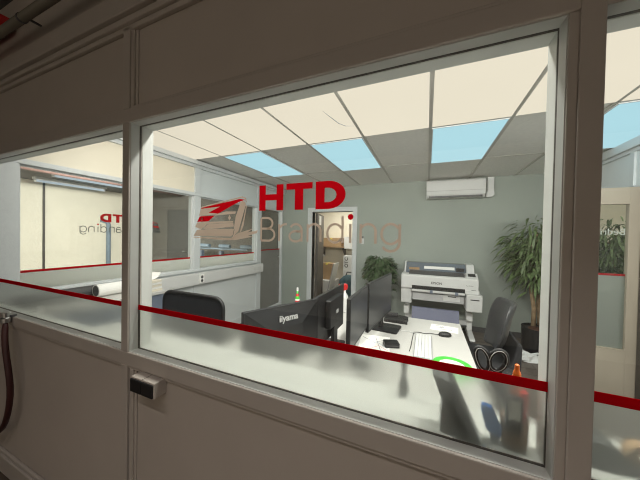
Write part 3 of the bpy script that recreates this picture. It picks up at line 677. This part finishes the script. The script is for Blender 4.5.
sheet('white printed sheet near the far edge of the desk behind the mouse', .15, 2.38, .21, .15, -.1, lines=[('ink', [(-.07, .04), (-.01, .05)]), ('ink', [(-.06, .0), (.0, .01)]), ('ink', [(-.05, -.04), (.06, -.02)]), ('inkblue', [(-.03, .05), (-.02, -.02)]), ('ink', [(-.04, .02), (.0, .02)])])
ca = MB().tube([(-.30, 2.13, .744), (-.22, 2.16, .744), (-.12, 2.17, .744), (-.05, 2.14, .744), (-.04, 2.12, .744)], .003, 6).build('charging_cable', 'lightgrey', smooth=True)
tag(ca, 'thin grey charging cable lying on the desk before the black stand', 'cable')
gt = thing('tape_roll', 'green ring of tape on the near part of the middle desk', 'tape', (.150, 1.655, .74))
MB().ring((0, 0, 0), .070, .104, 0, .028, 40).build('tape', 'green', gt)
MB().ring((0, 0, 0),  .063, .070, .001, .025, 40).build('core', 'paper', gt)

sp = thing('spray_bottle', 'white spray bottle with red trigger head on the left desk', 'spray bottle', (-.765, 2.47, .74), 1.2); sp.scale = (1.3, 1.3, 1.1)
MB().lathe([(.036, 0), (.038, .01), (.038, .11), (.03, .15), (.014, .18), (.014, .20)], n=20).build('bottle', 'white', sp, smooth=True)
MB().prism([(-.035, .20), (.02, .20), (.03, .235), (.02, .255), (-.05, .26), (-.055, .235), (-.035, .23)], 'y', -.016, .016).build('spray_head', 'redp', sp, bevel=.004)
MB().prism([(-.036, .225), (-.03, .225), (-.028, .19), (-.04, .165), (-.045, .17), (-.036, .195)], 'y', -.008, .008).build('trigger', 'white', sp)
MB().box(-.06, -.052, -.006, .006, .243, .256).build('nozzle', 'white', sp)
lb = thing('sauce_bottle', 'small bottle with red, white and green label standing behind the monitors', 'bottle', (-1.24, 2.36, .74)); lb.scale = (.8, .8, 1)
MB().lathe([(.028, 0), (.03, .008), (.03, .10), (.024, .13), (.012, .155), (.012, .185)], n=18).build('bottle', 'green', lb, smooth=True)
MB().lathe([(.0305, .05), (.0305, .10)], n=18).build('label_band', 'paper', lb)
MB().lathe([(.0308, .065), (.0308, .085)], n=18).build('label_stripe', 'redp', lb)
MB().lathe([(.0306, .015), (.0306, .045)], n=18).build('lower_label', 'yellow', lb)
MB().lathe([(.0245, .13), (.0205, .14), (.0135, .155)], n=18).build('neck_label', 'redp', lb)
MB().lathe([(.014, .185), (.014, .215), (.01, .218)], n=16).build('cap', 'white', lb)
for k, (x, y0_) in enumerate(((-.515, 1.80), (-.56, 2.12))):
    c = MB().tube([(x, y0_ - .11, .745), (x + .02, y0_ - .05, .747), (x - .02, y0_, .747), (x + .015, y0_ + .05, .745), (x - .02, y0_ + .1, .745)], .004, 6).build('monitor_cable', 'black', smooth=True)
    tag(c, ['black cable curling on the white desk between the two monitor pairs, nearer one', 'black cable curling on the white desk between the two monitor pairs, farther one'][k], 'cable', 'cables between the monitors')

# ================================================================= CHAIRS
def office_chair(label, loc, rz):
    T = thing('office_chair', label, 'chair', loc, rz, None); T.scale = (1, 1, 1.03)      # front of the chair = local -Y
    # backrest: S-curved leather shell
    rows = [(.635, .13, .26), (.68, .155, .38), (.75, .175, .46), (.82, .185, .48), (.90, .20, .47), (.97, .225, .42), (1.005, .24, .33)]
    vs = []; fs = []; n = 9
    for side in (0, 1):
        for z, y, wd in rows:
            for k in range(n):
                u = -1 + 2 * k / (n - 1); th = .045 * (1 - .55 * u * u)
                vs.append((u * wd / 2, y - .055 * u * u + (th if side else 0), z))
    nr = len(rows); N = nr * n
    for i in range(nr - 1):
        for k in range(n - 1):
            a = i * n + k; fs.append((a, a + 1, a + n + 1, a + n)); fs.append((N + a, N + a + n, N + a + n + 1, N + a + 1))
    for k in range(n - 1):
        fs.append((k, N + k, N + k + 1, k + 1)); a = (nr - 1) * n + k; fs.append((a, a + 1, N + a + 1, N + a))
    for i in range(nr - 1):
        a = i * n; fs.append((a, a + n, N + a + n, N + a)); a = i * n + n - 1; fs.append((a, N + a, N + a + n, a + n))
    MB().add(vs, fs).build('backrest', 'leather', T, smooth=True, sub=1)
    MB().rbox(-.25, .25, -.20, .24, .47, .57, .08, 'z').build('seat', 'black_matte', T, bevel=.02, seg=3)
    MB().prism([(.08, .42), (.22, .44), (.275, .56), (.28, .74), (.25, .76), (.22, .6), (.17, .50), (.08, .46)], 'x', -.19, .17).build('back_support', 'black_matte', T, bevel=.02)
    MB().tube([(0, 0, .09), (0, 0, .44)], .025).build('gas_column', 'darkgrey', T)
    for k in range(5):
        a = 2 * PI * k / 5 + .3; c, s_ = math.cos(a), math.sin(a)
        MB().tube([(0, 0, .11), (.3 * c, .3 * s_, .075)], [.028, .016]).build('base_arm', 'black', T)
        MB().lathe([(.028, -.02), (.03, -.01), (.03, .01), (.028, .02)], n=14, mtx=axes((c, s_, 0), (0, 0, 1), (-s_, c, 0), (.3 * c, .3 * s_, .03))).build('caster', 'black', T)
    return T
ch = office_chair('black leather office chair at the right side of the middle desk', (.355, 2.34, 0), math.radians(-91))
# mesh-back chair on the left
mc = thing('mesh_office_chair', 'black mesh-back office chair in front of the left wall windows', 'chair', (-1.60, 1.62, 0), math.radians(180))
pts = [(-.29, .56), (.29, .56), (.30, .9)] + arc(.22, .975, .08, .075, 0, 90, 6) + arc(-.22, .975, .08, .075, 90, 180, 6) + [(-.30, .9)]
MB().prism([(x, z) for x, z in pts], 'y', .245, .26).build('backrest', mat('black_mesh', (.022, .022, .026), .5, var=.35, scale=90), mc)
fr = MB(); lp_ = pts + [pts[0]]; fr.tube([(x, .252, z) for x, z in lp_], .014, 8); fr.build('backrest_frame', 'black', mc, smooth=True)
MB().rbox(-.25, .25, -.25, .22, .44, .51, .07, 'z').build('seat', 'black_matte', mc, bevel=.02)
MB().prism([(.05, .42), (.22, .42), (.3, .5), (.3, .75), (.27, .75), (.26, .52), (.05, .45)], 'x', -.04, .04).build('back_support', 'black', mc)
MB().tube([(0, 0, .09), (0, 0, .44)], .025).build('gas_column', 'darkgrey', mc)
for k in range(5):
    a = 2 * PI * k / 5; c, s_ = math.cos(a), math.sin(a)
    MB().tube([(0, 0, .11), (.28 * c, .28 * s_, .075)], [.028, .016]).build('base_arm', 'black', mc)
    MB().lathe([(.028, -.02), (.03, 0), (.028, .02)], n=14, mtx=axes((c, s_, 0), (0, 0, 1), (-s_, c, 0), (.28 * c, .28 * s_, .03))).build('caster', 'black', mc)

# ================================================================= PLANTS
def leaf_blade(mb, p, d, ln, wd, droop):
    d = d.normalized(); side = d.cross(Vector((0, 0, 1)))
    if side.length < .1: side = Vector((1, 0, 0))
    side.normalize(); n = 4; vs = []
    tw = random.uniform(-.6, .6)
    sd = side * math.cos(tw) + d.cross(side) * math.sin(tw)
    for i in range(n + 1):
        t_ = i / n; c = p + d * ln * t_ + Vector((0, 0, -droop * ln * t_ * t_)); ww = wd * math.sin(PI * min(.97, .12 + .86 * t_)) / 2
        vs += [c - sd * ww, c + sd * ww]
    mb.add(vs, [(2 * i, 2 * i + 1, 2 * i + 3, 2 * i + 2) for i in range(n)])
tr = thing('potted_tree', 'tall leafy tree with thin trunks in a black pot at the back wall', 'plant', (1.435, 4.32, 0))
MB().lathe([(.185, 0), (.195, .015), (.20, .30), (.203, .32), (.19, .32), (.188, .295)], n=28).build('pot', 'pot', tr, smooth=False)
MB().lathe([(.189, .285), (.1, .30), (.02, .302)], n=24).build('soil', 'soil', tr)
fol = MB(); stems = []
for k, (dx, dy, tx, ty, hh) in enumerate(((-.08, -.02, -.14, -.04, 1.52), (.0, .05, -.02, .1, 1.62), (.07, -.04, .06, -.06, 1.5), (.02, -.09, .05, -.08, 1.35))):
    ps = [Vector((dx + (tx - dx) * i / 5 + .015 * math.sin(i * 2 + k), dy + (ty - dy) * i / 5, .34 + (hh - .34) * i / 5)) for i in range(6)]
    MB().tube(ps, [.028, .026, .024, .02, .016, .008], 8).build('trunk', 'bark', tr, smooth=True)
    stems.append(ps)
for k in range(1700):
    ps = random.choice(stems); t_ = random.uniform(.50, 1.0); i = min(4, int(t_ * 5)); q0 = ps[i].lerp(ps[i + 1], t_ * 5 - i)
    a = random.uniform(0, 2 * PI); rad = random.uniform(.04, .42) * (1.05 - .35 * abs(t_ - .8) / .3)
    e = Vector((math.cos(a) * rad, math.sin(a) * rad * .72, random.uniform(-.10, .22)))
    p0 = q0 + e
    if p0.y > .30: p0.y = .30 - random.random() * .2
    if p0.x > .30: p0.x = .30 - random.random() * .3
    ddx = Vector((e.x * 1.2 + random.uniform(-.15, .15), (e.y + random.uniform(-.15, .15)) * .7, random.uniform(-.25, .15)))
    leaf_blade(fol, p0, ddx, random.uniform(.09, .17), random.uniform(.022, .036), random.uniform(.4, 1.0))
for v in range(len(fol.v)):
    x, y, z = fol.v[v]; fol.v[v] = (min(x, .335), min(y, .33), z)
fol.build('foliage', 'leaf2', tr)
br_ = MB()
for k in range(26):
    ps = random.choice(stems); t_ = random.uniform(.5, .95); i = min(4, int(t_ * 5)); q0 = ps[i].lerp(ps[i + 1], t_ * 5 - i)
    a = random.uniform(0, 2 * PI); e = Vector((math.cos(a) * .2, math.sin(a) * .15, random.uniform(.02, .16)))
    br_.tube([q0, q0 + e * .5 + Vector((0, 0, .03)), q0 + e], [.006, .004, .002], 5)
br_.build('twigs', 'bark', tr)
dup(tr, (2.46, 4.88, 0), 2.2, 'leafy tree in the passage behind the glass of the open beige door')
p2 = thing('potted_plant', 'bushy dark green plant in a tall black planter beside the printer', 'plant', (-.74, 4.45, 0))
MB().lathe([(.13, 0), (.14, .02), (.165, .60), (.17, .62), (.15, .62), (.145, .59)], n=24).build('planter', 'pot', p2)
MB().lathe([(.147, .575), (.02, .59)], n=20).build('soil', 'soil', p2)
fo = MB()
for k in range(1500):
    a = random.uniform(0, 2 * PI); ph = random.uniform(-.35, 1.0); rr = random.uniform(.45, 1)
    c = Vector((math.cos(a) * .25 * rr * math.cos(max(0, ph) * 1.1), math.sin(a) * .22 * rr * math.cos(max(0, ph) * 1.1), .91 + .27 * math.sin(ph * 1.4) * rr))
    if random.random() < .15: c.z -= random.uniform(.05, .2)
    if c.y > .28: c.y = .28
    leaf_blade(fo, c, Vector((math.cos(a), math.sin(a) * .8, random.uniform(-.4, .5))), random.uniform(.06, .11), random.uniform(.026, .044), .5)
for v in range(len(fo.v)):
    x, y, z = fo.v[v]; fo.v[v] = (x, min(y, .31), z)
fo.build('foliage', 'leaf', p2)
for k in range(6):
    a = k * 1.05; MB().tube([(.03 * math.cos(a), .03 * math.sin(a), .58), (.08 * math.cos(a), .08 * math.sin(a), .78), (.15 * math.cos(a), .13 * math.sin(a), .98)], [.008, .006, .003], 6).build('stem', 'leaf2', p2)
pb = thing('plastic_bag', 'crumpled white plastic bag on the floor beside the black tree pot', 'bag', (1.14, 3.96, 0))
mb = MB(); n = 14; vs = []; m_ = 6
for i in range(m_):
    for k in range(n):
        a = 2 * PI * k / n; r_ = [.17, .18, .15, .1, .05, .0][i] * random.uniform(.7, 1.15); vs.append((r_ * math.cos(a) * 1.15, r_ * math.sin(a) * .6, [0, .03, .06, .08, .09, .085][i] * random.uniform(.7, 1.2)))
mb.add(vs, [(i * n + k, i * n + (k + 1) % n, (i + 1) * n + (k + 1) % n, (i + 1) * n + k) for i in range(m_ - 1) for k in range(n)])
mb.build('bag_body', 'plastic_bag', pb)
MB().tube([(.1, .02, .05), (.16, .0, .09), (.22, -.01, .05), (.26, -.02, .01)], [.02, .014, .016, .006], 6).build('bag_handle', 'plastic_bag', pb)

# ================================================================= THINGS ON THE INNER SILL (behind the frosted film)
ZS = R(-.532)
cup = thing('pen_cup', 'clear cup with brown contents on the inner sill at the right end', 'cup', (.2125, .778, ZS))
MB().lathe([(.024, 0), (.026, .004), (.030, .085), (.028, .085), (.024, .006)], n=24).build('cup_body', 'brown', cup, smooth=True)
MB().ring((0, 0, .03), .028, .0285, 0, .03, 24).build('cup_label', 'card', cup)
sx_ = thing('scissors', 'black-handled scissors with pale rims standing in the pen cup', 'scissors', (.1975, .782, ZS + .015))
def loop(cx, cz, rx, rz_, tilt):
    return [(cx + rx * math.cos(a) * math.cos(tilt) - rz_ * math.sin(a) * math.sin(tilt), 0, cz + rx * math.cos(a) * math.sin(tilt) + rz_ * math.sin(a) * math.cos(tilt)) for a in [2 * PI * k / 24 for k in range(25)]]
for s_, (cx, cz, rx, rz_, ti) in enumerate(((-.056, .202, .0145, .030, .30), (-.022, .205, .018, .027, -.3))):
    MB().tube(loop(cx, cz, rx, rz_, ti), .0062, 8).build('handle_loop', 'black', sx_, smooth=True)
    MB().tube([(x, -.0058, z) for x, y, z in loop(cx, cz, rx * 1.0, rz_ * 1.0, ti)], .0009, 6).build('handle_rim', 'lightgrey', sx_, smooth=True)
MB().tube([(-.046, 0, .172), (-.024, 0, .135), (.004, 0, .09)], [.007, .008, .006], 8).build('shank', 'black', sx_)
MB().tube([(-.018, 0.004, .178), (-.008, 0.004, .135), (.010, 0.004, .09)], [.007, .008, .006], 8).build('shank', 'black', sx_)
MB().prism([(-.004, .10), (.016, .10), (.020, .004), (.016, .004)], 'y', -.002, .002).build('blade', 'metal', sx_)
hl = thing('highlighter', 'bright orange highlighter pen standing upright in the pen cup', 'pen', (.2175, .785, ZS + .022))
MB().lathe([(.0075, 0), (.008, .1), (.0085, .105)], n=14).build('pen_body', 'orange', hl)
MB().lathe([(.0088, .105), (.0088, .172), (.0055, .182), (.0050, .194), (.002, .196)], n=14).build('pen_cap', 'orange', hl)
MB().prism([(-.013, .118), (-.0105, .118), (-.0085, .166), (-.009, .168)], 'y', -.003, .003).build('pen_clip', 'orange', hl)
gd = thing('handheld_device', 'grey-faced black handheld device standing in the pen cup', 'device', (.2035, .748, ZS + .068))
MB().rbox(-.017, .017, -.004, .006, 0, .085, .004, 'y').build('device_body', 'black', gd)
MB().box(-.012, .012, -.005, -.004, .030, .076).build('display', 'paper', gd)
rp = thing('marker_pen', 'red marker standing in the pen cup beside the grey-faced device', 'pen', (.236, .795, ZS + .02))
MB().lathe([(.006, 0), (.007, .09), (.0085, .09), (.0085, .125), (.004, .13)], n=14).build('pen_body', 'redp', rp)
bs = thing('scraper', 'blue-headed scraper with grey handle standing upright on the inner sill', 'tool', (.163, .768, ZS))
MB().prism([(-.012, .045), (.018, .032), (.022, .055), (.0, .105), (-.022, .108), (-.024, .09)], 'y', -.008, .010).build('scraper_head', 'blue', bs, bevel=.003)
MB().prism([(.0, 0), (.014, 0), (.016, .036), (-.004, .042)], 'y', -.005, .006).build('handle', 'grey', bs)
dk = thing('tablet_stand', 'dark slanted desk holder standing on the inner sill behind the film', 'holder', (.083, .752, ZS))
MB().prism([(-.040, -.0), (-.036, .10), (-.062, .170), (-.02, .156), (.052, .0)], 'y', -.006, .05).build('holder_side', 'darkgrey', dk, bevel=.002)
MB().prism([(-.02, .156), (.052, 0), (.062, .0), (-.01, .158)], 'y', -.012, .055).build('holder_back', 'black', dk)
db = thing('small_bottle', 'small dark bottle on the inner sill left of the dark holder', 'bottle', (-.062, .90, ZS))
MB().lathe([(.016, 0), (.017, .005), (.016, .04), (.009, .06), (.008, .11), (.004, .112)], n=18).build('bottle', 'darkgrey', db, smooth=True)
MB().lathe([(.011, .105), (.011, .125), (.009, .127)], n=14).build('cap', 'black', db)

td = thing('tape_dispenser', 'low black tape dispenser on the inner sill behind the right-hand window', 'tape dispenser', (.405, .80, ZS))
MB().prism([(-.07, 0), (.09, 0), (.09, .02), (.03, .035), (-.01, .075), (-.05, .075), (-.07, .03)], 'y', -.025, .03).build('dispenser_body', 'black', td, bevel=.004)
MB().ring((0, 0, -.012), .012, .03, 0, .024, 24).build('tape', 'card', td).matrix_local = axes((1, 0, 0), (0, 0, 1), (0, -1, 0), (.05, .003, .05))
# ================================================================= LEFT SIDE TABLE WITH ROLLS
tb = thing('side_table', 'long table along the left wall under the cable trunking', 'table', (-2.618, 1.29, 0))
MB().box(-.205, .21, -.46, .46, .90, .93).build('tabletop', 'desk', tb, bevel=.002)
MB().box(-.19, .195, -.45, .45, .66, .90).build('drawer_body', 'bluegrey', tb)
for sx in (-1, 1):
    for sy in (-1, 1): MB().box(sx * .16 - .025, sx * .16 + .025, sy * .41 - .025, sy * .41 + .025, 0, .66).build('leg', 'lightgrey', tb)
o = thing('cardboard_tube', 'dark grey tube lying along the side table by the wall', 'tube', (-2.775, 1.29, .975))
MB().tube([(0, -.44, 0), (0, .20, 0)], .045, 18).build('tube_body', 'darkgrey', o, smooth=False)
MB().tube([(0, .201, 0), (0, .204, 0)], .03, 16).build('tube_end', 'black', o)
o = thing('paper_roll', 'white roll of paper lying on the side table in front of the dark tube', 'paper roll', (-2.655, 1.50, .985))
MB().tube([(0, -.22, 0), (0, .2, 0)], .055, 22).build('roll', 'paper', o)
MB().tube([(0, -.2215, 0), (0, -.2205, 0)], .046, 18).build('roll_end', 'darkgrey', o)
o = thing('paper_stack', 'stack of white and cream prints with black marks at the end of the side table', 'paper', (-2.505, 1.64, .93), .1)
for k in range(5): MB().box(-.075 + .006 * k, .07 + .004 * k, -.10, .09 - .006 * k, .002 + k * .022, .022 + k * .022).build('print', 'paper' if k % 2 else 'cream', o)
MB().prism([(-.07, .112), (.0, .116), (.05, .135), (.085, .175), (.083, .177), (.047, .138), (.0, .119), (-.07, .115)], 'x', -.05, .06).build('curled_print', 'paper', o)
for k in range(3): MB().box(-.03 + .03 * k, -.015 + .03 * k, -.05, -.01, .1185, .1195).build('black_mark', 'ink', o)
# ================================================================= SIDE HALL OBJECTS
o = MB().tube([(-7.54, 3.90, .0), (-7.54, 3.90, R(.2)), (-7.54, 3.86, R(.27)), (-7.54, 3.74, R(.30))], .05, 14).build('drain_pipe', 'steelblue', smooth=True)
tag(o, 'thick steel-blue pipe on the cream wall of the side hall', 'pipe')
o = MB().tube([(-7.58, 2.72, 0), (-7.58, 2.72, 2.55)], .02, 8).build('conduit', 'wooddark'); tag(o, 'thin dark vertical conduit on the cream wall of the side hall', 'conduit')
o = MB().tube([(-5.8, 1.3, 2.5), (-5.8, 4.6, 2.5)], .05, 10).build('ceiling_pipe', 'pinkpipe', smooth=True); tag(o, 'pinkish pipe under the side hall ceiling', 'pipe')
tr_ = thing('trestle', 'blue trestle with bars against the far wall of the side hall', 'trestle', (-4.3, 4.45, 0))
MB().box(-.75, .75, -.04, .04, 1.16, 1.19).build('top_bar', 'steelblue', tr_)
for x in (-.6, 0, .6):
    MB().box(x - .03, x + .03, -.04, .04, 0, 1.12).build('leg', 'bluegrey', tr_)
    MB().tube([(x, -.06, 1.24), (x + .3, -.06, 1.24)], .04, 10).build('pipe_piece', 'steelblue', tr_)

# ================================================================= STORE ROOM CONTENTS
sh = thing('wall_shelf', 'brown cardboard-faced shelf on the store room back wall', 'shelf', (-2.56, 7.2, 1.19))
MB().box(-.40, .42, -.42, 0, 0, .03).build('shelf_board', 'card2', sh)
for x in (-.3, .35): MB().prism([(0, 0), (-.36, 0), (0, -.3)], 'x', x - .01, x + .01).build('shelf_bracket', 'wooddark', sh)
def carton(label, x, y, z, wx, wy, wz, m='card', rz=0, grp=None):
    T = thing('carton', label, 'box', (x, y, z), rz, grp)
    MB().box(-wx / 2, wx / 2, -wy / 2, wy / 2, 0, wz).build('box_body', m, T, bevel=.003)
    MB().box(-.03, .03, -wy / 2 - .001, wy / 2 + .001, wz - .04, wz + .001).build('tape_strip', 'yellow' if m != 'white' else 'lightgrey', T)
    return T
carton('wide brown carton on the store room shelf', -2.52, 6.98, 1.22, .60, .36, .24)
carton('white carton beside the shelf in the store room on the wall cabinet', -2.04, 6.98, 1.22, .22, .3, .28, 'white')
o = thing('wall_cabinet', 'white low cabinet top ledge holding a carton in the store room', 'cabinet', (-2.0, 7.2, 1.17)); MB().box(-.13, .16, -.38, 0, 0, .05).build('ledge', 'white', o)
carton('brown carton standing upright on the white carton in the store room', -2.50, 6.55, .33, .30, .26, .44)
carton('white carton on the store room floor under the upright brown one', -2.52, 6.5, 0, .56, .46, .33, 'white')
carton('narrow dark brown carton leaning at the left of the store room', -2.92, 6.75, 0, .2, .2, 1.0, 'card2')
bc = thing('carton', 'tall white carton with upright lettering on the right in the store room', 'box', (-1.88, 6.85, .0))
MB().box(-.22, .30, -.2, .2, 0, .98).build('box_body', 'white', bc, bevel=.004)
text('lettering', 'OTC', .13, 'black', axes((0, 0, 1), (-1, 0, 0), (0, -1, 0), (-.13, -.2012, .80)), bc, bold=.004)
bg = thing('bag', 'dark teal cloth bag heaped in front of the tall white carton', 'bag', (-1.76, 6.1, 0))
MB().lathe([(.20, 0), (.27, .05), (.29, .25), (.25, .42), (.15, .52), (.05, .55)], n=18, mtx=Matrix.Diagonal((1, .85, 1, 1))).build('bag_body', 'teal', bg, smooth=True)
MB().tube([(-.1, 0, .5), (-.06, 0, .62), (.06, 0, .62), (.1, 0, .5)], .015, 8).build('bag_handle', 'black', bg)
lf = thing('leaning_panel', 'white leaning panel between the cartons and the teal bag', 'panel', (-2.08, 5.9, 0))
MB().prism([(-.16, 0), (-.13, 0), (.05, .85), (.02, .85)], 'y', -.18, .18).build('panel_board', 'white', lf)
MB().tube([(-.145, -.19, 0.01), (.035, -.19, .84)], .012, 8).build('panel_edge', 'grey', lf)
hc = MB().tube([(-2.34, 5.6, .02), (-2.38, 5.55, .35), (-2.33, 5.55, .5), (-2.29, 5.55, .3), (-2.27, 5.6, .02)], .02, 8).build('vacuum_hose', 'black', smooth=True)
tag(hc, 'black looped hose on the store room floor beside the dark door', 'hose')
